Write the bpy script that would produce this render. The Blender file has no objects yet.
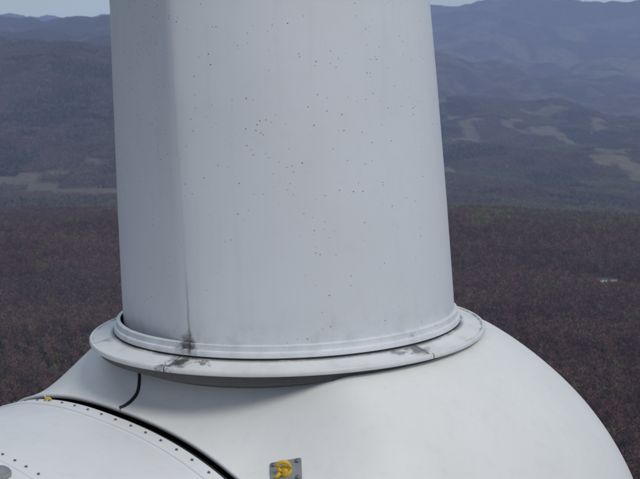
import bpy, bmesh, math, random
import numpy as np
from mathutils import Vector, Matrix
from mathutils.bvhtree import BVHTree
random.seed(4); rng=np.random.default_rng(7)
sc=bpy.context.scene
sc.view_settings.view_transform='Standard'; sc.view_settings.look='None'; sc.view_settings.exposure=0

# ---------------------------------------------------------------- materials
def newmat(name):
    m=bpy.data.materials.new(name); m.use_nodes=True
    nt=m.node_tree; nt.nodes.clear()
    try: m.cycles.emission_sampling='NONE'
    except Exception: pass
    return m,nt
def N(nt,t,**kw):
    n=nt.nodes.new(t)
    for k,v in kw.items():
        setattr(n,k,v)
    return n
def L(nt,a,b): nt.links.new(a,b)
def math_(nt,op,a,b=None,c=None,clamp=False):
    n=N(nt,'ShaderNodeMath',operation=op); n.use_clamp=clamp
    for i,v in enumerate((a,b,c)):
        if v is None: continue
        if isinstance(v,(int,float)): n.inputs[i].default_value=v
        else: L(nt,v,n.inputs[i])
    return n.outputs[0]
def mixc(nt,f,a,b):
    n=N(nt,'ShaderNodeMix',data_type='RGBA')
    for i,v in ((0,f),(6,a),(7,b)):
        if isinstance(v,(int,float)): n.inputs[i].default_value=v
        elif isinstance(v,tuple): n.inputs[i].default_value=(*v,1) if len(v)==3 else v
        else: L(nt,v,n.inputs[i])
    return n.outputs[2]
def noise(nt,vec,scale,detail=4,rough=.55):
    n=N(nt,'ShaderNodeTexNoise'); n.inputs['Scale'].default_value=scale
    n.inputs['Detail'].default_value=detail; n.inputs['Roughness'].default_value=rough
    L(nt,vec,n.inputs['Vector']); return n.outputs[0]
def ramp(nt,v,lo,hi):
    n=N(nt,'ShaderNodeMapRange',interpolation_type='SMOOTHSTEP')
    n.inputs[1].default_value=lo; n.inputs[2].default_value=hi
    L(nt,v,n.inputs[0]); return n.outputs[0]

HAZE=(.155,.200,.345); HL=13500.  # aerial haze baked into materials as emission, growing with distance from origin
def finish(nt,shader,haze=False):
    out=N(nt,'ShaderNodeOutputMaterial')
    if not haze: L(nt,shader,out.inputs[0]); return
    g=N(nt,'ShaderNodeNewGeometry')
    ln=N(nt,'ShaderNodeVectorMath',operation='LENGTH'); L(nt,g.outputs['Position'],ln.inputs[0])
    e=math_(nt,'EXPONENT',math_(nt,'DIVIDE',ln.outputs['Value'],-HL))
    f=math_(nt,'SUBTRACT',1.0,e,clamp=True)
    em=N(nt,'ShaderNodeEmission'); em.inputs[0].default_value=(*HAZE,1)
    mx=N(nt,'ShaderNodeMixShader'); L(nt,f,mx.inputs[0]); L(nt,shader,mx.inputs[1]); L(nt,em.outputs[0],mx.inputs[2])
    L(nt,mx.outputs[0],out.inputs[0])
def simple(name,col,rough=.5,metal=0,haze=False):
    m,nt=newmat(name); tc=N(nt,'ShaderNodeTexCoord')
    nz=noise(nt,tc.outputs['Object'],25,2)
    c=mixc(nt,nz,tuple(x*.75 for x in col),tuple(min(1,x*1.2) for x in col))
    b=N(nt,'ShaderNodeBsdfPrincipled'); L(nt,c,b.inputs['Base Color'])
    b.inputs['Roughness'].default_value=rough; b.inputs['Metallic'].default_value=metal
    finish(nt,b.outputs[0],haze); return m
def blob(nt,P,col,nz,cen,rad,strength=.9,dirt=(.035,.03,.028),stretch=(1,1,1),ragged=.55):
    s=N(nt,'ShaderNodeVectorMath',operation='SUBTRACT'); L(nt,P,s.inputs[0]); s.inputs[1].default_value=cen
    m_=N(nt,'ShaderNodeVectorMath',operation='MULTIPLY'); L(nt,s.outputs[0],m_.inputs[0]); m_.inputs[1].default_value=stretch
    ln=N(nt,'ShaderNodeVectorMath',operation='LENGTH'); L(nt,m_.outputs[0],ln.inputs[0])
    d=math_(nt,'ADD',ln.outputs['Value'],math_(nt,'MULTIPLY',math_(nt,'SUBTRACT',nz,.5),ragged))
    f=math_(nt,'SUBTRACT',1.0,ramp(nt,d,rad*.2,rad))
    return mixc(nt,math_(nt,'MULTIPLY',f,strength),col,dirt)

def paint(name,base,specks=0.0,grime=.25,rough=.45,ringgrime=None,blobs=(),crease=False):
    m,nt=newmat(name); tc=N(nt,'ShaderNodeTexCoord'); P=tc.outputs['Object']
    n1=noise(nt,P,1.3,3); n2=noise(nt,P,9,4,.65)
    sepz=N(nt,'ShaderNodeSeparateXYZ'); L(nt,P,sepz.inputs[0])
    col=mixc(nt,math_(nt,'MULTIPLY',ramp(nt,n1,.35,.75),grime),base,(base[0]*.78,base[1]*.78,base[2]*.74))
    col=mixc(nt,math_(nt,'MULTIPLY',ramp(nt,n2,.5,.8),grime*.6),col,(base[0]*.7,base[1]*.68,base[2]*.62))
    mp=N(nt,'ShaderNodeMapping'); mp.inputs['Scale'].default_value=(14,14,.5); L(nt,P,mp.inputs[0])
    n3=noise(nt,mp.outputs[0],1.0,3,.6)
    col=mixc(nt,math_(nt,'MULTIPLY',ramp(nt,n3,.52,.8),grime*.55),col,(base[0]*.62,base[1]*.62,base[2]*.6))
    if specks>0:
        msk=ramp(nt,n1,.36,.64); zz=ramp(nt,sepz.outputs[2],.2,1.9)
        lx=math_(nt,'SUBTRACT',1.0,ramp(nt,math_(nt,'ABSOLUTE',math_(nt,'ADD',sepz.outputs[0],.80)),.03,.22))
        for sc_,rad,off,am in ((20.,.088,.20,.85),(32.,.135,.22,.8),(9.,.040,.12,.85)):
            v=N(nt,'ShaderNodeTexVoronoi'); v.inputs['Scale'].default_value=sc_; L(nt,P,v.inputs['Vector'])
            sp=N(nt,'ShaderNodeSeparateColor'); L(nt,v.outputs['Color'],sp.inputs[0])
            lim=math_(nt,'ADD',math_(nt,'MULTIPLY',math_(nt,'MULTIPLY_ADD',zz,.80,.20),math_(nt,'MULTIPLY_ADD',msk,.68,off)),math_(nt,'MULTIPLY',math_(nt,'MULTIPLY',lx,zz),.8))
            rs_=math_(nt,'MULTIPLY_ADD',sp.outputs[1],.9,.3)
            rr=math_(nt,'MULTIPLY',math_(nt,'MULTIPLY',math_(nt,'GREATER_THAN',lim,sp.outputs[0]),rad*specks),rs_)
            d=math_(nt,'SUBTRACT',rr,v.outputs['Distance'])
            f=math_(nt,'MULTIPLY',ramp(nt,d,0,.03),am)
            col=mixc(nt,f,col,(.055,.055,.057))
    if crease:
        xc=math_(nt,'MULTIPLY_ADD',sepz.outputs[2],-.025,-.588)
        dx=math_(nt,'ABSOLUTE',math_(nt,'SUBTRACT',math_(nt,'ADD',sepz.outputs[0],math_(nt,'MULTIPLY',math_(nt,'SUBTRACT',n2,.5),.03)),xc))
        fr=math_(nt,'LESS_THAN',sepz.outputs[1],0.)
        f=math_(nt,'MULTIPLY',math_(nt,'SUBTRACT',1.0,ramp(nt,dx,.0,.013)),fr)
        fade=math_(nt,'ADD',math_(nt,'MULTIPLY',math_(nt,'SUBTRACT',1.0,ramp(nt,sepz.outputs[2],.15,.75)),.5),.07)
        col=mixc(nt,math_(nt,'MULTIPLY',f,fade),col,(.14,.13,.12))
    if ringgrime:
        f=math_(nt,'MULTIPLY',math_(nt,'SUBTRACT',1.0,ramp(nt,sepz.outputs[2],ringgrime[0],ringgrime[1])),ramp(nt,n2,.38,.7))
        col=mixc(nt,math_(nt,'MULTIPLY',f,ringgrime[2]),col,(.16,.15,.13))
    if blobs:
        nz=noise(nt,P,14,4,.75)
        for bl in blobs: col=blob(nt,P,col,nz,**bl)
    b=N(nt,'ShaderNodeBsdfPrincipled'); L(nt,col,b.inputs['Base Color']); b.inputs['Roughness'].default_value=rough
    bp=N(nt,'ShaderNodeBump'); bp.inputs['Strength'].default_value=.12; bp.inputs['Distance'].default_value=.01
    L(nt,noise(nt,P,3.2,1),bp.inputs['Height']); L(nt,bp.outputs[0],b.inputs['Normal'])
    finish(nt,b.outputs[0]); return m

M_blade=paint('blade_paint',(.725,.745,.765),specks=1.0,grime=.20,ringgrime=(.12,.4,.15),crease=True,blobs=(
   dict(cen=(-.60,-1.04,.13),rad=.085,strength=.9,stretch=(.8,1,.9),ragged=.16),
   dict(cen=(.80,-.88,.12),rad=.05,strength=.4,stretch=(.6,1,1.6),ragged=.14)))
M_hub=paint('hub_paint',(.77,.765,.735),grime=.26,rough=.5)
M_nac=paint('nacelle_paint',(.79,.79,.785),grime=.25,rough=.42)
M_black=simple('black_rubber',(.02,.02,.02),.7)
M_steel=simple('galvanised_steel',(.32,.33,.34),.5,.4)
M_bolt=simple('bolt_steel',(.16,.16,.16),.5,.3)
M_yellow=simple('yellow_paint',(.70,.44,.03),.5)
M_tower=paint('tower_paint',(.74,.74,.73))
M_drum=simple('drum_paint',(.10,.10,.10),.6)

m,nt=newmat('ring_paint'); tc=N(nt,'ShaderNodeTexCoord'); P=tc.outputs['Object']
sp=N(nt,'ShaderNodeSeparateXYZ'); L(nt,P,sp.inputs[0])
r2=math_(nt,'SQRT',math_(nt,'ADD',math_(nt,'POWER',sp.outputs[0],2.),math_(nt,'POWER',sp.outputs[1],2.)))
base=(.74,.74,.73)
n4=noise(nt,P,4,5,.7)
col=mixc(nt,math_(nt,'MULTIPLY',ramp(nt,n4,.4,.8),.5),base,(.45,.45,.43))
cre=math_(nt,'MULTIPLY',math_(nt,'SUBTRACT',1.0,ramp(nt,r2,1.236,1.275)),ramp(nt,n4,.25,.5))
col=mixc(nt,math_(nt,'MULTIPLY',cre,.9),col,(.07,.065,.06))
cre=math_(nt,'MULTIPLY',math_(nt,'SUBTRACT',1.0,ramp(nt,math_(nt,'ABSOLUTE',math_(nt,'SUBTRACT',r2,1.385)),.0,.016)),ramp(nt,n4,.42,.6))
col=mixc(nt,math_(nt,'MULTIPLY',cre,.6),col,(.14,.13,.12))
nz=noise(nt,P,16,4,.75)
for cen,rad,st in (((-.65,-1.13,.04),.12,.95),((-.74,-1.15,.03),.07,.8),((-.50,-1.20,.04),.05,.7),((.86,-.98,.04),.10,.75),((.72,-1.06,.04),.05,.6),((-1.22,-.42,.03),.05,.5),((-1.1,.75,.03),.12,.8)):
    col=blob(nt,P,col,nz,cen,rad,st,ragged=.26)
for an in (-122,-47,-163,60,140):
    a=math.radians(an); nx,ny=-math.sin(a),math.cos(a)
    dd=math_(nt,'ABSOLUTE',math_(nt,'ADD',math_(nt,'MULTIPLY',sp.outputs[0],nx),math_(nt,'MULTIPLY',sp.outputs[1],ny)))
    side=math_(nt,'GREATER_THAN',math_(nt,'ADD',math_(nt,'MULTIPLY',sp.outputs[0],math.cos(a)),math_(nt,'MULTIPLY',sp.outputs[1],math.sin(a))),0.)
    f=math_(nt,'MULTIPLY',math_(nt,'SUBTRACT',1.0,ramp(nt,dd,.002,.008)),side)
    col=mixc(nt,math_(nt,'MULTIPLY',f,.8),col,(.05,.05,.045))
b=N(nt,'ShaderNodeBsdfPrincipled'); L(nt,col,b.inputs['Base Color']); b.inputs['Roughness'].default_value=.5
finish(nt,b.outputs[0]); M_ring=m

# ---------------------------------------------------------------- mesh helpers
def obj(name,verts,faces,mat,parent=None,smooth=True):
    me=bpy.data.meshes.new(name); me.from_pydata([tuple(v) for v in verts],[],faces); me.update()
    if smooth:
        for p in me.polygons: p.use_smooth=True
    o=bpy.data.objects.new(name,me); sc.collection.objects.link(o)
    if mat: me.materials.append(mat)
    if parent: o.parent=parent
    return o
def loft(name,rings,mat,parent=None,cap0=False,cap1=False,smooth=True):
    n=len(rings[0]); vs=[v for r in rings for v in r]; fs=[]
    for i in range(len(rings)-1):
        for j in range(n):
            k=(j+1)%n
            fs.append((i*n+j,i*n+k,(i+1)*n+k,(i+1)*n+j))
    if cap0: fs.append(tuple(range(n))[::-1])
    if cap1: fs.append(tuple((len(rings)-1)*n+j for j in range(n)))
    return obj(name,vs,fs,mat,parent,smooth)
def lathe(name,prof,mat,parent=None,n=256,smooth=True):
    rings=[[(r*math.cos(2*math.pi*j/n),r*math.sin(2*math.pi*j/n),z) for j in range(n)] for r,z in prof]
    return loft(name,rings,mat,parent,smooth=smooth)
def tube(name,pts,rad,mat,parent=None,n=8,closed=False):
    pts=[Vector(p) for p in pts]; rings=[]
    m_=len(pts)
    for i,p in enumerate(pts):
        a=pts[(i-1)%m_] if (closed or i>0) else p
        c=pts[(i+1)%m_] if (closed or i<m_-1) else p
        t=(c-a).normalized(); up=Vector((0,0,1)) if abs(t.z)<.9 else Vector((1,0,0))
        s=t.cross(up).normalized(); u=s.cross(t)
        rr=rad[i] if isinstance(rad,(list,tuple)) else rad
        rings.append([tuple(p+s*rr*math.cos(2*math.pi*j/n)+u*rr*math.sin(2*math.pi*j/n)) for j in range(n)])
    if closed: rings.append(rings[0])
    return loft(name,rings,mat,parent,cap0=not closed,cap1=not closed)
def sharp(o,ang=35):
    try: o.data.set_sharp_from_angle(angle=math.radians(ang))
    except Exception: pass
def bevbox(name,size,mat,parent,mw,bev=.01):
    bm=bmesh.new(); bmesh.ops.create_cube(bm,size=1)
    bmesh.ops.scale(bm,vec=size,verts=bm.verts)
    bmesh.ops.bevel(bm,geom=list(bm.edges),offset=bev,segments=2,affect='EDGES')
    me=bpy.data.meshes.new(name); bm.to_mesh(me); bm.free(); me.materials.append(mat)
    o=bpy.data.objects.new(name,me); sc.collection.objects.link(o); o.parent=parent; o.matrix_local=mw; return o

# ---------------------------------------------------------------- wind turbine
T=bpy.data.objects.new('wind_turbine',None); sc.collection.objects.link(T)
NB=360
def blade_section(z,n=NB):
    k=min(1,max(0,z/2.6)); k=.55+.55*k*k*(3-2*k)
    r=1.207-.078*min(z,2.4)/2.35*(.6+.4*min(z,2.4)/2.35)
    if z>2.4: r=1.129-(z-2.4)*.012
    zz=min(z,2.5)/2.5
    a0=math.radians(-119-2.0*zz); a1=math.radians(-188)
    c0=(r*math.cos(a0),r*math.sin(a0)); c1=(r*math.cos(a1),r*math.sin(a1))
    P=np.zeros((n,2))
    for j in range(n):
        a=2*math.pi*j/n-math.pi/2-.01
        aa=a if a<=0 else a-2*math.pi
        x,y=r*math.cos(a),r*math.sin(a)
        if a1<aa<a0:
            t=(a0-aa)/(a0-a1)
            cx=c0[0]*(1-t)+c1[0]*t; cy=c0[1]*(1-t)+c1[1]*t
            kk=k*.75*(1-t**3*.6)
            x=x*(1-kk)+cx*kk; y=y*(1-kk)+cy*kk
        P[j]=(x,y)
    w=int(5-3*zz)
    for _ in range(2):
        Q=np.zeros_like(P)
        for d in range(-w,w+1): Q+=np.roll(P,d,0)
        P=Q/(2*w+1)
    pts=[tuple(p) for p in P]
    q=max(0,min(1,(z-4)/7)); q=q*q*(3-2*q)
    ch=3.3 if z<11 else max(.35,3.3*(1-(z-11)/34))
    th=ch*(.32 if z<11 else .22)
    if q>0:
        out=[]
        for j,(x,y) in enumerate(pts):
            a=2*math.pi*j/n-math.pi/2-.01
            u=(1-math.cos(a))/2
            yt=th*1.6*(0.2969*math.sqrt(max(u,0))-.126*u-.3516*u*u+.2843*u**3-.1036*u**4)*2.2
            ax=-(u-.35)*ch; ay=yt*(1 if math.sin(a)>0 else -1)
            out.append((x*(1-q)+ax*q,y*(1-q)+ay*q))
        pts=out
    return pts
zs=list(np.linspace(-.05,6,60))+list(np.linspace(6.5,43,50))
def build_blade(parent):
    rings=[]
    for z in zs:
        sx=-.076*max(0,min(z,6))/2.35
        rings.append([(x+sx,y,z) for x,y in blade_section(max(z,0))])
    loft('blade',rings,M_blade,parent,cap1=True)
    c=lathe('blade_root_collar',[(1.19,.150),(1.214,.150),(1.218,.146),(1.219,.118),(1.221,.112),(1.232,.109),(1.236,.104),(1.237,.074),(1.20,.07)],M_blade,parent); sharp(c,40)
    rg=lathe('root_ring',[(1.20,.060),(1.240,.062),(1.250,.058),(1.30,.044),(1.36,.027),(1.382,.022),(1.388,.028),(1.396,.031),(1.406,.029),(1.411,.022),(1.412,.004),(1.409,-.002),(1.395,-.005),(1.20,-.006)],M_ring,parent); sharp(rg,40)
    lathe('root_seal',[(1.234,.08),(1.236,.05)],M_black,parent)
    lathe('bearing_drum',[(1.35,-.0),(1.35,-.06),(1.0,-.2)],M_drum,parent)
ax=Matrix.Translation((0,0,.018))@Matrix.Rotation(math.radians(-1.6),4,'Y')@Matrix.Rotation(math.radians(-2.6),4,'X')
root=bpy.data.objects.new('blade_assembly',None); sc.collection.objects.link(root); root.parent=T; root.matrix_local=ax
build_blade(root)

# hub -------------------------------------------------------------
W,Hn,nn,w0,crest=2.4,2.1,2.4,.37,-.335
HC=Vector((.2,0,-1.9))
nrm=ax.to_3x3()@Vector((0,0,1)); S2=math.sqrt(.5)
def ss(a,b,x):
    t=max(0,min(1,(x-a)/(b-a))); return t*t*(3-2*t)
def smin(a,b,k):
    h=max(k-abs(a-b),0)/k; return min(a,b)-h*h*k*.25
def smax(a,b,k): return -smin(-a,-b,k)
def hub_pt(d):
    p=2.12; rx,ry,rz=2.47,2.2,2.16
    if d.x<0: rx=2.40
    s=(abs(d.x)/rx)**p+(abs(d.y)/ry)**p+(abs(d.z)/rz)**p
    v=HC+d*(s**(-1/p))
    if v.z>-1.5:
        ring=.018-(nrm.x*v.x+nrm.y*v.y)/nrm.z
        rho=math.hypot(v.x,v.y)
        sd_=(v.x+1.36+v.y+.67)*S2; wv=((v.x+1.36)-(v.y+.67))*S2
        g=max(0,rho-1.34)
        neck=ring-.03-g*.52-g*g*.55
        z=smax(v.z,neck,.22) if rho>.9 else v.z
        near=1-ss(-.05,.85,sd_)
        u=min(.93,abs((wv-w0)/W))
        nz_=crest-Hn+Hn*(1-u**nn)**(1/nn)+.035
        fade=ss(-1.4,-.9,z)*(1-ss(.45,.9,abs(wv-w0)/W))*ss(.9,1.25,rho)
        z=z*(1-near*fade)+nz_*near*fade
        v.z=smin(z,ring-.022,.05)
    return v
bm=bmesh.new()
bmesh.ops.create_icosphere(bm,subdivisions=8,radius=1)
for v in bm.verts: v.co=hub_pt(v.co.normalized())
bmesh.ops.bisect_plane(bm,geom=list(bm.verts)+list(bm.edges)+list(bm.faces),plane_co=(-1.36+.045*S2,-.67+.045*S2,0),plane_no=(S2,S2,0),clear_inner=True)
for f in bm.faces: f.smooth=True
hub_bvh=BVHTree.FromBMesh(bm)
me=bpy.data.meshes.new('hub'); bm.to_mesh(me); bm.free(); me.materials.append(M_hub)
hub=bpy.data.objects.new('hub',me); sc.collection.objects.link(hub); hub.parent=T
md=hub.modifiers.new('shell','SOLIDIFY'); md.thickness=.03; md.offset=-1
def on_hub(x,y):
    h=hub_bvh.ray_cast(Vector((x,y,3)),Vector((0,0,-1)))
    return h[0],h[1]

# nacelle ---------------------------------------------------------
A=Vector((S2,S2,0)); Hh=Vector((S2,-S2,0)); O=Vector((-1.36,-.67,0))
def nac_ring(s,scale=1.,dz=0,n=400):
    out=[]
    for j in range(n):
        t=2*math.pi*j/n
        c,s_=math.cos(t),math.sin(t)
        w=w0+W*scale*math.copysign(abs(c)**(2/nn),c)
        z=crest-Hn+Hn*scale*math.copysign(abs(s_)**(2/nn),s_)+dz
        p=O+A*s+Hh*w; out.append((p.x,p.y,z))
    return out
sec=[(.0,.955),(.0,1.0),(-.008,1.005),(-.10,1.006),(-.112,1.004),(-.116,.9998),(-.5,1.0),(-.845,1.0),(-.85,1.003),(-.96,1.003),(-.965,1.0),(-2,1.0),(-5,.99),(-8,.94),(-9.6,.86),(-10,.78)]
nac=loft('nacelle',[nac_ring(s,k) for s,k in sec],M_nac,T,cap1=True); sharp(nac,30)
loft('rotor_seal',[nac_ring(-.15,.955),nac_ring(.10,.955),nac_ring(.14,.93),nac_ring(.14,.5)],M_black,T)
tube('edge_seal',[Vector(p)+A*.018 for p in nac_ring(0,.993,n=300)],.014,M_black,T,closed=True)
def nac_surf(s,w,sc_=1.0):
    u=abs((w-w0)/(W*sc_)); z=crest-Hn+Hn*sc_*(1-u**nn)**(1/nn)
    p=O+A*s+Hh*w; return Vector((p.x,p.y,z))
def nac_norm(s,w,sc_=1.0):
    p0=nac_surf(s,w-.01,sc_);p1=nac_surf(s,w+.01,sc_); return A.cross(p1-p0).normalized()*(1 if A.cross(p1-p0).z>0 else -1)
bm=bmesh.new()
def add_bolt(bm,p,nrm_,r=.010,h=.008):
    q=nrm_.to_track_quat('Z','Y').to_matrix().to_4x4()
    bmesh.ops.create_cone(bm,cap_ends=True,segments=8,radius1=r,radius2=r*.75,depth=h,matrix=Matrix.Translation(p+nrm_*h*.5)@q)
for s,stp,k in ((-.055,.155,1.006),(-.905,.13,1.003)):
    w=w0-2.1
    while w<w0+2.1:
        w_=w+random.uniform(-.006,.006)
        add_bolt(bm,nac_surf(s,w_,k),nac_norm(s,w_,k)); w+=stp
me=bpy.data.meshes.new('nacelle_bolts'); bm.to_mesh(me); bm.free(); me.materials.append(M_bolt)
o=bpy.data.objects.new('nacelle_bolts',me); sc.collection.objects.link(o); o.parent=T
vp=nac_surf(-1.08,.73)
vr=lathe('roof_vent_cap',[(.07,0),(.07,.02),(.06,.024),(.06,.035),(.045,.045),(.0001,.048)],M_steel,T,n=40); vr.location=vp; sharp(vr,30)

seam=[]
cp=[(-1.10,-.15),(-1.06,-.35),(-1.0,-.55),(-.985,-.70),(-1.02,-.81),(-1.08,-.87),(-1.15,-.86)]
for i in range(len(cp)-1):
    for t in np.linspace(0,1,10,endpoint=False):
        a=Vector(cp[max(i-1,0)]);b_=Vector(cp[i]);c=Vector(cp[i+1]);d=Vector(cp[min(i+2,len(cp)-1)])
        q=.5*((2*b_)+(-a+c)*t+(2*a-5*b_+4*c-d)*t*t+(-a+3*b_-3*c+d)*t**3)
        hp,hn=on_hub(q.x,q.y)
        if hp and hp.z>-.6: seam.append(hp-hn*.004)
if len(seam)>4: tube('hub_panel_seal',seam,[.011+.008*i/len(seam) for i in range(len(seam))],M_black,T)

def lug(x,y,name,size=1.0,yaw=0):
    p,nr=on_hub(x,y)
    if p is None: return
    e=bpy.data.objects.new(name,None); sc.collection.objects.link(e); e.parent=T
    xd=Vector((math.cos(yaw),math.sin(yaw),0)); yd=nr.cross(xd).normalized(); xd=yd.cross(nr)
    mw=Matrix((( xd.x,yd.x,nr.x,p.x),(xd.y,yd.y,nr.y,p.y),(xd.z,yd.z,nr.z,p.z),(0,0,0,1)))
    e.matrix_local=mw@Matrix.Scale(size,4)
    bevbox('lug_plate',(.225,.20,.014),M_steel,e,Matrix.Translation((0,0,.008)),.006)
    for dx in (-.085,.085):
        for dy in (-.07,.07):
            bb=lathe('lug_bolt',[(.016,0),(.016,.012),(.009,.016),(.0001,.017)],M_bolt,e,n=6,smooth=False); bb.location=(dx,dy,.015)
    lathe('lug_base',[(.046,.012),(.046,.03),(.032,.038),(.030,.052),(.0001,.054)],M_yellow,e,n=32)
    pts=[(.042*math.cos(t),.012*math.sin(t),.070+.036*math.sin(t)) for t in np.linspace(0,2*math.pi,28,endpoint=False)]
    tube('lug_eye',pts,.013,M_yellow,e,n=10,closed=True)
    tube('lug_shackle',[(-.03,-.03,.045),(-.055,-.045,.035),(-.07,-.05,.026)],.014,M_yellow,e,n=10)
ly=-1.4
while ly>-1.95:
    p,_=on_hub(.03,ly)
    if p and (2.25-p.z)/(ly+8.738)>.379: break
    ly-=.005
lug(.03,ly,'hub_lifting_lug',.86,.05)
e=bpy.data.objects.new('roof_lifting_eye',None); sc.collection.objects.link(e); e.parent=T
e.location=nac_surf(-.05,-.36)+Vector((0,0,-.01))
tube('roof_eye',[(.02*math.cos(t),0,.022+.02*math.sin(t)) for t in np.linspace(0,2*math.pi,20,endpoint=False)],.009,M_yellow,e,n=8,closed=True)
lathe('roof_eye_base',[(.03,0),(.03,.012),(.018,.016),(.0001,.017)],M_yellow,e,n=16)
tw=O-A*3.6+Hh*w0
tower=lathe('tower',[(1.5,-4.3),(1.5,-5),(1.7,-30),(2.1,-95)],M_tower,T,n=96); tower.location=(tw.x,tw.y,0)

# ---------------------------------------------------------------- terrain
def vnoise(x,y,seed=0):
    xi=np.floor(x).astype(np.int64); yi=np.floor(y).astype(np.int64)
    fx=x-xi; fy=y-yi; fx=fx*fx*fx*(fx*(fx*6-15)+10); fy=fy*fy*fy*(fy*(fy*6-15)+10)
    def h(a,b):
        n=(a*374761393+b*668265263+seed*974634777)&0xffffffff
        n=((n^(n>>13))*1274126177)&0xffffffff
        return ((n^(n>>16))&0xffff)/65535.
    return (h(xi,yi)*(1-fx)+h(xi+1,yi)*fx)*(1-fy)+(h(xi,yi+1)*(1-fx)+h(xi+1,yi+1)*fx)*fy
def fbm(x,y,o=5,seed=0,g=.5):
    s=0;a=1;t=0
    for i in range(o):
        s=s+a*vnoise(x*2**i+17.3*i,y*2**i-9.1*i,seed+i); t+=a; a*=g
    return s/t
PR=np.array([(0,-87),(60,-88),(150,-100),(300,-150),(600,-246),(750,-268),(1000,-292),(1500,-320),(2000,-340),(2300,-372),(3000,-490),(3600,-560),(5000,-580),(6800,-560),(9000,-500),(11500,-400),(13500,-340),(16500,-440),(20000,-420),(23000,-200),(26000,230),(28000,330),(33000,200),(60000,0)],float)
PL=np.array([(0,-87),(60,-88),(150,-100),(300,-150),(600,-246),(750,-268),(1000,-292),(1500,-320),(2000,-340),(2300,-372),(3000,-470),(3700,-525),(4200,-490),(5000,-330),(6000,-150),(6700,-60),(7500,-120),(9000,-200),(11000,-60),(13000,60),(16000,0),(25000,-100),(33000,-50),(60000,0)],float)
def sstep(a,b,x):
    t=np.clip((x-a)/(b-a),0,1); return t*t*(3-2*t)
def H(x,y):
    r=np.hypot(x,y)+1e-6; az=np.arctan2(x,y); u=np.tan(np.clip(az,-1.2,1.2))
    lr=np.log(r+50)
    zr=np.interp(lr,np.log(PR[:,0]+50),PR[:,1]); zl=np.interp(lr,np.log(PL[:,0]+50),PL[:,1])
    w=sstep(-.16,.06,u); z=zl*(1-w)+zr*w
    mid=np.exp(-((r-12500)/3800)**2)
    z=z-mid*w*np.clip((u-.09)/.17,-.5,2)*330
    far=np.exp(-((r-27000)/4500)**2)
    z=z+far*w*(260*np.exp(-((u-.16)/.05)**2)+170*np.exp(-((u-.27)/.05)**2)-160)
    rl=np.exp(-((r-6600)/1500)**2)*(1-w)
    z=z-rl*(u+.25)*900
    fl=np.exp(-((r-13000)/2500)**2)*(1-w); z=z+fl*(u+.2)*500
    amp=sstep(500,2500,r)*22+sstep(2500,7000,r)*80+sstep(8000,16000,r)*150
    z=z+(fbm(x/1400+5,y/1400,5,3)-.5)*amp*2
    z=z+(fbm(x/260,y/260,4,9)-.5)*18*sstep(300,900,r)
    rid=np.abs(fbm(x/900,y/1500,4,21)-.5)*2
    z=z-(1-rid)**3*sstep(3500,5500,r)*90
    rid2=np.abs(fbm(x/2600+4,y/4200,4,27)-.5)*2
    z=z-(1-rid2)**3*sstep(7500,11000,r)*160
    return z
def fieldmask(x,y):
    r=np.hypot(x,y); az=np.arctan2(x,y)
    band=sstep(4300,4700,r)*(1-sstep(8500,10500,r))
    f=sstep(.60,.635,fbm(x/170+3,y/480+8,4,37))*band*.7
    f=np.maximum(f,sstep(.54,.60,fbm(x/900+3,y/1800,4,35))*sstep(13500,15000,r)*1.)
    right=sstep(-.1,.05,az)
    left=(1-right)*sstep(.47,.55,fbm(x/220+13,y/300,3,44))*np.exp(-((r-3950)/300)**2)*.45
    f=f*right+np.clip(left,0,1)
    f=np.maximum(f,np.exp(-(((x-352)/22)**2+((y-1490)/30)**2))*.8*(r<1700))
    return f
def conif(x,y):
    r=np.hypot(x,y); az=np.arctan2(x,y)
    c=sstep(.50,.59,fbm(x/220+7,y/420,4,55))*.95
    c=np.where((r<2300),c*.10+.01,c)
    c=c+np.exp(-(((az+.22)/.07)**2))*np.exp(-((r-980)/170)**2)*.75*sstep(.38,.52,fbm(x/60,y/90,3,5))
    c=np.maximum(c,np.exp(-((r-4100)/500)**2)*sstep(.05,.15,az)*sstep(.40,.55,fbm(x/200,y/200,3,66))*.9)
    c=c+(1-sstep(-.12,.0,az))*sstep(4000,5000,r)*(.15+.5*sstep(.40,.58,fbm(x/500,y/700,4,88)))  # extra conifers darken the left hill, standing in for a cloud shadow
    return np.clip(c,0,1)
azs=np.concatenate([np.linspace(-math.pi,-.5,60,endpoint=False),np.linspace(-.5,.5,460),np.linspace(.5,math.pi,60)[1:-1]])
rs=np.concatenate([[0.01],np.geomspace(8,250,24,endpoint=False),np.geomspace(250,48000,560)])
R,Az=np.meshgrid(rs,azs,indexing='ij')
X=R*np.sin(Az);Y=R*np.cos(Az);Z=H(X,Y)
nr_,na=R.shape
V=np.stack([X,Y,Z],-1).reshape(-1,3)
i=np.arange(nr_-1)[:,None]; j=np.arange(na)[None,:]; k=(j+1)%na
F=np.stack(np.broadcast_arrays(i*na+j,i*na+k,(i+1)*na+k,(i+1)*na+j)[::-1],-1).reshape(-1,4)
me=bpy.data.meshes.new('terrain'); me.vertices.add(len(V)); me.vertices.foreach_set('co',V.ravel())
me.loops.add(F.size); me.loops.foreach_set('vertex_index',F.ravel().astype(np.int32))
me.polygons.add(len(F)); me.polygons.foreach_set('loop_start',np.arange(0,F.size,4,dtype=np.int32))
me.update(calc_edges=True)
me.polygons.foreach_set('use_smooth',np.ones(len(F),bool))
at=me.attributes.new('field','FLOAT','POINT'); at.data.foreach_set('value',fieldmask(X,Y).ravel().astype(np.float32))
at=me.attributes.new('conifer','FLOAT','POINT'); at.data.foreach_set('value',np.clip(conif(X,Y),0,1).ravel().astype(np.float32))
if me.polygons[20000].normal.z<0: me.flip_normals()
terr=bpy.data.objects.new('terrain',me); sc.collection.objects.link(terr)
m,nt=newmat('forest_floor'); g=N(nt,'ShaderNodeNewGeometry'); P=g.outputs['Position']
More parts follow.
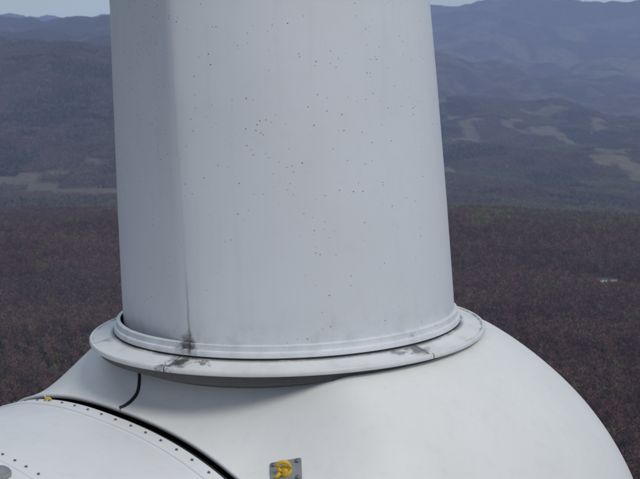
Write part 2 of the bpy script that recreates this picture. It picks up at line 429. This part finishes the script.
at=N(nt,'ShaderNodeAttribute',attribute_name='field'); ac=N(nt,'ShaderNodeAttribute',attribute_name='conifer')
nb=noise(nt,P,.0016,4,.6); ns=noise(nt,P,.06,3,.7); nm=noise(nt,P,.009,5,.7)
c=mixc(nt,ramp(nt,nb,.4,.62),(.064,.046,.045),(.135,.108,.095))
c=mixc(nt,math_(nt,'MULTIPLY',ramp(nt,nm,.5,.64),.85),c,(.025,.038,.030))
c=mixc(nt,math_(nt,'MULTIPLY',ac.outputs['Fac'],.8),c,(.018,.028,.022))
c=mixc(nt,math_(nt,'MULTIPLY',ramp(nt,ns,.45,.7),.5),c,(.16,.13,.115))
fc=mixc(nt,ramp(nt,nm,.4,.6),(.125,.140,.080),(.20,.18,.13))
c=mixc(nt,at.outputs['Fac'],c,fc)
b=N(nt,'ShaderNodeBsdfDiffuse'); L(nt,c,b.inputs[0])
bp=N(nt,'ShaderNodeBump'); bp.inputs['Strength'].default_value=.8; bp.inputs['Distance'].default_value=14
L(nt,noise(nt,P,.035,3,.7),bp.inputs['Height']); L(nt,bp.outputs[0],b.inputs['Normal'])
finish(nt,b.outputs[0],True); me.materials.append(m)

# ---------------------------------------------------------------- trees in forest tiles
def leafmat(name,c1,c2,c3=None,k3=.5):
    m,nt=newmat(name); g=N(nt,'ShaderNodeNewGeometry'); tn=N(nt,'ShaderNodeAttribute',attribute_name='tint')
    nb=noise(nt,g.outputs['Position'],.006,2)
    f=math_(nt,'ADD',math_(nt,'MULTIPLY',tn.outputs['Fac'],.65),math_(nt,'MULTIPLY',ramp(nt,nb,.35,.65),.35))
    c=mixc(nt,f,c1,c2)
    if c3:
        c=mixc(nt,math_(nt,'MULTIPLY',ramp(nt,noise(nt,g.outputs['Position'],.0026,3),.45,.64),k3),c,c3)
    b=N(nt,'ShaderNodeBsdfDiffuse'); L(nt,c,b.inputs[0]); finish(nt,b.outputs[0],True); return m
M_twig=leafmat('bare_twigs',(.066,.037,.034),(.200,.122,.102),(.125,.100,.092))
M_twigf=leafmat('bare_twigs_valley',(.080,.054,.050),(.195,.150,.130),(.150,.142,.105),.7)
M_trunk=leafmat('bark',(.10,.085,.08),(.22,.20,.18))
M_bud=leafmat('budding_leaves',(.090,.110,.048),(.21,.21,.10))
M_con=leafmat('conifer_needles',(.012,.024,.016),(.028,.046,.028))
def tile_mesh(name,seed,size,ntree,pc,pb,lod):
    rd=random.Random(seed); vs=[];fs=[];mi=[];tn=[]
    tint=0
    def cyl(a,b,ra,rb,n=3):
        t=(b-a).normalized();u=t.orthogonal().normalized();w=t.cross(u);o=len(vs)
        for p,r in((a,ra),(b,rb)):
            for j in range(n):
                an=2*math.pi*j/n; vs.append(p+u*r*math.cos(an)+w*r*math.sin(an)); tn.append(tint)
        for j in range(n):
            fs.append((o+j,o+(j+1)%n,o+n+(j+1)%n,o+n+j)); mi.append(0)
    g=int(math.ceil(math.sqrt(ntree)))
    cells=[(a,b) for a in range(g) for b in range(g)]; rd.shuffle(cells)
    for (ga,gb) in cells[:ntree]:
        tint=rd.random()
        B=Vector(((ga+rd.random())/g-.5,(gb+rd.random())/g-.5,0))*size; B.z=-1
        hgt=rd.uniform(9,19)
        rr_=rd.random(); kind=3 if rr_<pc else (2 if rr_<pc+pb else 1)
        if kind!=3:
            if lod==0:
                cyl(B,B+Vector((0,0,hgt*.75)),.2,.07,4)
            cw=rd.uniform(2.6,4.9) if lod==0 else rd.uniform(3.5,6)
            for q in range(6 if lod==0 else 0):
                an=rd.random()*6.28; z0=hgt*rd.uniform(.35,.6); e_=Vector((math.cos(an)*cw*.7,math.sin(an)*cw*.7,z0+rd.uniform(2,5)))
                cyl(B+Vector((0,0,z0)),B+e_,.11,.03)
            for q in range(85 if lod==0 else 22):
                d=Vector([rd.gauss(0,1) for _ in range(3)]).normalized(); rr=rd.random()**.45
                p=B+Vector((d.x*cw*rr,d.y*cw*rr,hgt*.66+d.z*hgt*.34*rr))
                dd=Vector((d.x,d.y,abs(d.z)+.6)); s=rd.uniform(1.,2.4) if lod==0 else rd.uniform(2.5,4.5)
                v1=(dd+Vector([rd.gauss(0,.35) for _ in range(3)])).normalized()
                v2=v1.orthogonal().normalized(); v2=Matrix.Rotation(rd.random()*6.28,3,v1)@v2
                o=len(vs); vs.extend([p,p+v1*s+v2*s*.14,p+v1*s*.8-v2*s*.34]); tn.extend([tint]*3); fs.append((o,o+1,o+2)); mi.append(kind)
        else:
            if lod==0: cyl(B,B+Vector((0,0,hgt)),.2,.03,3); hgt*=1.1
            lv=12 if lod==0 else 5
            for q in range(lv):
                t=q/(lv-1); z=hgt*(.14+.82*t); rr=(1-t)**.85*hgt*.17+.25
                for a_ in range(8 if lod==0 else 5):
                    an=rd.random()*6.28; r1=rr*rd.uniform(.7,1.15)*(1 if lod==0 else 1.3); o=len(vs)
                    dn=Vector((math.cos(an),math.sin(an),0)); sd=Vector((-dn.y,dn.x,0))*r1*.38
                    vs.extend([B+Vector((0,0,z+r1*.35)),B+dn*r1*.6+sd+Vector((0,0,z)),B+dn*r1+Vector((0,0,z-r1*.25)),B+dn*r1*.6-sd+Vector((0,0,z))])
                    tn.extend([tint]*4); fs.append((o,o+1,o+2,o+3)); mi.append(3)
    me=bpy.data.meshes.new(name); me.from_pydata([tuple(v) for v in vs],[],fs)
    for m_ in (M_trunk,M_twig if lod==0 else M_twigf,M_bud,M_con): me.materials.append(m_)
    me.polygons.foreach_set('material_index',mi)
    a=me.attributes.new('tint','FLOAT','POINT'); a.data.foreach_set('value',np.array(tn,np.float32)); me.update()
    return bpy.data.objects.new(name,me)
proto=bpy.data.collections.new('forest_tile_kinds')
S0,S1=32.,84.
def addt(nm,*a): proto.objects.link(tile_mesh(nm,*a))
for q in range(5): addt('t%02d_bare'%q,100+q,S0,25,(.0,.05,.0,.04,.0)[q],.012,0)
addt('t05_mixed',110,S0,26,.30,.02,0); addt('t06_mixed',111,S0,26,.6,.0,0)
addt('t07_bud',112,S0,26,.06,.5,0)
for q in range(3): addt('t%02d_far_bare'%(8+q),120+q,S1,110,.03,.03,1)
addt('t11_far_mixed',130,S1,110,.45,.05,1); addt('t12_far_conifer',131,S1,120,.9,.0,1); addt('t13_far_bud',132,S1,110,.15,.6,1)

def tiles(r0,r1,S,near):
    g=np.arange(-int(r1*.4/S)-2,int(r1*.4/S)+3)*S; gy=np.arange(int(r0*.9/S),int(r1/S)+1)*S
    gx,gy=np.meshgrid(g,gy); x=gx.ravel()+rng.uniform(-.06,.06,gx.size)*S; y=gy.ravel()+rng.uniform(-.06,.06,gx.size)*S
    r=np.hypot(x,y); az=np.arctan2(x,y)
    k=(r>=r0)&(r<r1)&(np.abs(az)<.36); x=x[k];y=y[k];r=r[k];az=az[k]
    f=fieldmask(x,y); k=rng.random(len(x))>f*1.6; x=x[k];y=y[k];r=r[k];az=az[k]
    n=len(x); c=conif(x,y)
    u=rng.random(n)
    if near:
        idx=rng.integers(0,5,n)
        idx=np.where(c>.12+u*.2,5,idx); idx=np.where(c>.35+u*.25,6,idx)
        bud=(.55*sstep(1850,2150,r)*sstep(.0,.1,az)+sstep(.6,.7,fbm(x/90,y/90,3,77))*.15)>rng.random(n)
        idx=np.where(bud&(idx<5),7,idx)
    else:
        idx=rng.integers(8,11,n); idx=np.where(c>.2+u*.3,11,idx); idx=np.where(c>.5+u*.4,12,idx)
        bud=(sstep(.42,.56,fbm(x/300,y/500,4,78))*.9*sstep(-.1,.05,az)*(1-sstep(7500,9500,r)))>rng.random(n)
        idx=np.where(bud&(idx<11),13,idx)
    e=S*.4
    zc=H(x,y); gx_=(H(x+e,y)-H(x-e,y))/(2*e); gy_=(H(x,y+e)-H(x,y-e))/(2*e)
    rot=np.zeros((n,3),np.float32)
    rz=rng.integers(0,4,n)*math.pi/2
    for q in range(n):
        nv=Vector((-gx_[q],-gy_[q],1)).normalized()
        M=(Vector((0,0,1)).rotation_difference(nv)).to_matrix()@Matrix.Rotation(rz[q],3,'Z')
        rot[q]=M.to_euler()
    return x,y,zc,idx,rot
ta=tiles(430,2480,S0,True); tb=tiles(2480,9500,S1,False)
x,y,z,idx,rot=[np.concatenate([a,b]) for a,b in zip(ta,tb)]
n=len(x)
me=bpy.data.meshes.new('forest'); me.vertices.add(n)
me.vertices.foreach_set('co',np.stack([x,y,z],-1).ravel())
at=me.attributes.new('idx','INT','POINT'); at.data.foreach_set('value',idx.astype(np.int32))
at=me.attributes.new('rot','FLOAT_VECTOR','POINT'); at.data.foreach_set('vector',rot.ravel())
me.update(); o=bpy.data.objects.new('forest',me); sc.collection.objects.link(o)
ng=bpy.data.node_groups.new('forest_scatter','GeometryNodeTree')
ng.interface.new_socket('Geometry',in_out='INPUT',socket_type='NodeSocketGeometry'); ng.interface.new_socket('Geometry',in_out='OUTPUT',socket_type='NodeSocketGeometry')
gi=ng.nodes.new('NodeGroupInput');go=ng.nodes.new('NodeGroupOutput'); ins=ng.nodes.new('GeometryNodeInstanceOnPoints')
ci_=ng.nodes.new('GeometryNodeCollectionInfo'); ci_.inputs['Collection'].default_value=proto; ci_.inputs['Separate Children'].default_value=True; ci_.inputs['Reset Children'].default_value=True
def na_(nm,dt):
    q=ng.nodes.new('GeometryNodeInputNamedAttribute'); q.data_type=dt; q.inputs['Name'].default_value=nm; return [s_ for s_ in q.outputs if s_.enabled][0]
l=ng.links.new
l(gi.outputs[0],ins.inputs['Points']); l(ci_.outputs[0],ins.inputs['Instance']); ins.inputs['Pick Instance'].default_value=True
l(na_('idx','INT'),ins.inputs['Instance Index']); l(na_('rot','FLOAT_VECTOR'),ins.inputs['Rotation'])
l(ins.outputs[0],go.inputs[0])
md=o.modifiers.new('scatter','NODES'); md.node_group=ng

# ---------------------------------------------------------------- small far buildings
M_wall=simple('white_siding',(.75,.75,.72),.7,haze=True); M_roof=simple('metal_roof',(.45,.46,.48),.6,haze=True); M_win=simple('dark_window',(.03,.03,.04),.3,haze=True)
def house(x,y,w,d,h,yaw):
    z=float(H(np.array([x]),np.array([y]))[0])-.3
    e=bpy.data.objects.new('farm_building',None); sc.collection.objects.link(e); e.location=(x,y,z); e.rotation_euler=(0,0,yaw)
    hw,hd=w/2,d/2; rh=d*.35
    vs=[(-hw,-hd,0),(hw,-hd,0),(hw,hd,0),(-hw,hd,0),(-hw,-hd,h),(hw,-hd,h),(hw,hd,h),(-hw,hd,h),(-hw,0,h+rh),(hw,0,h+rh)]
    obj('walls',vs,[(0,1,5,4),(1,2,6,9,5),(2,3,7,6),(3,0,4,8,7)],M_wall,e,False)
    o_=.4
    obj('roof',[(-hw-o_,-hd-o_,h-.1),(hw+o_,-hd-o_,h-.1),(hw+o_,0,h+rh+.12),(-hw-o_,0,h+rh+.12),(-hw-o_,hd+o_,h-.1),(hw+o_,hd+o_,h-.1)],[(0,1,2,3),(3,2,5,4)],M_roof,e,False)
    wv=[];wf=[]
    nW=max(2,int(w/4))
    for q in range(nW):
        cx=-hw+(q+.5)*w/nW; o=len(wv); wv+= [(cx-.6,-hd-.03,h*.35),(cx+.6,-hd-.03,h*.35),(cx+.6,-hd-.03,h*.8),(cx-.6,-hd-.03,h*.8)]; wf.append((o,o+1,o+2,o+3))
    obj('windows',wv,wf,M_win,e,False)
house(346,1478,9,7,4.5,.1); house(360,1484,8,6,4,-.2); house(371,1476,7,6,4,.3)
for (px,r,w) in ((.232,6300,26),(.236,6450,18),(.20,5600,20),(.25,4700,18),(.11,5900,22),(.15,5000,16),(.215,7300,40)):
    house(r*math.sin(px),r*math.cos(px),w,12,6,px*7)

# ---------------------------------------------------------------- light, sky, camera
w=bpy.data.worlds.new('World'); sc.world=w; w.use_nodes=True; nt=w.node_tree
bg=nt.nodes['Background']; sky=nt.nodes.new('ShaderNodeTexSky'); sky.sky_type='NISHITA'; sky.sun_disc=False
el,azm=math.radians(50),math.radians(140)
sky.sun_elevation=el; sky.sun_rotation=azm; sky.altitude=700; sky.dust_density=.6; sky.air_density=1.0; sky.ozone_density=2
tc=N(nt,'ShaderNodeTexCoord'); sx=N(nt,'ShaderNodeSeparateXYZ'); L(nt,tc.outputs['Generated'],sx.inputs[0])
cl=mixc(nt,ramp(nt,sx.outputs[2],.0,.7),(3.0,4.1,6.0),(4.8,5.4,6.2))
mp=N(nt,'ShaderNodeMapping'); mp.inputs['Scale'].default_value=(1,1,4); L(nt,tc.outputs['Generated'],mp.inputs[0])
cn=noise(nt,mp.outputs[0],3,5,.6)
cl2=mixc(nt,math_(nt,'MULTIPLY',ramp(nt,cn,.4,.7),.35),cl,(2.6,3.0,3.7))
fin=mixc(nt,.8,sky.outputs[0],cl2)
L(nt,fin,bg.inputs[0]); bg.inputs[1].default_value=.095
ld=bpy.data.lights.new('sun','SUN'); ld.energy=1.5; ld.angle=math.radians(20); ld.color=(1,.96,.90)
lo=bpy.data.objects.new('sun',ld); sc.collection.objects.link(lo)
sd=Vector((math.sin(azm)*math.cos(el),math.cos(azm)*math.cos(el),math.sin(el)))
lo.rotation_euler=sd.to_track_quat('Z','Y').to_euler()
cd=bpy.data.cameras.new('camera'); co=bpy.data.objects.new('camera',cd); sc.collection.objects.link(co)
co.location=(.231,-8.738,2.25); co.rotation_euler=(math.radians(90-10.2),0,0)
cd.sensor_width=36; cd.lens=70.1; cd.clip_end=100000; cd.clip_start=.1
cd.dof.use_dof=True; cd.dof.focus_distance=8.0; cd.dof.aperture_fstop=8
sc.camera=co
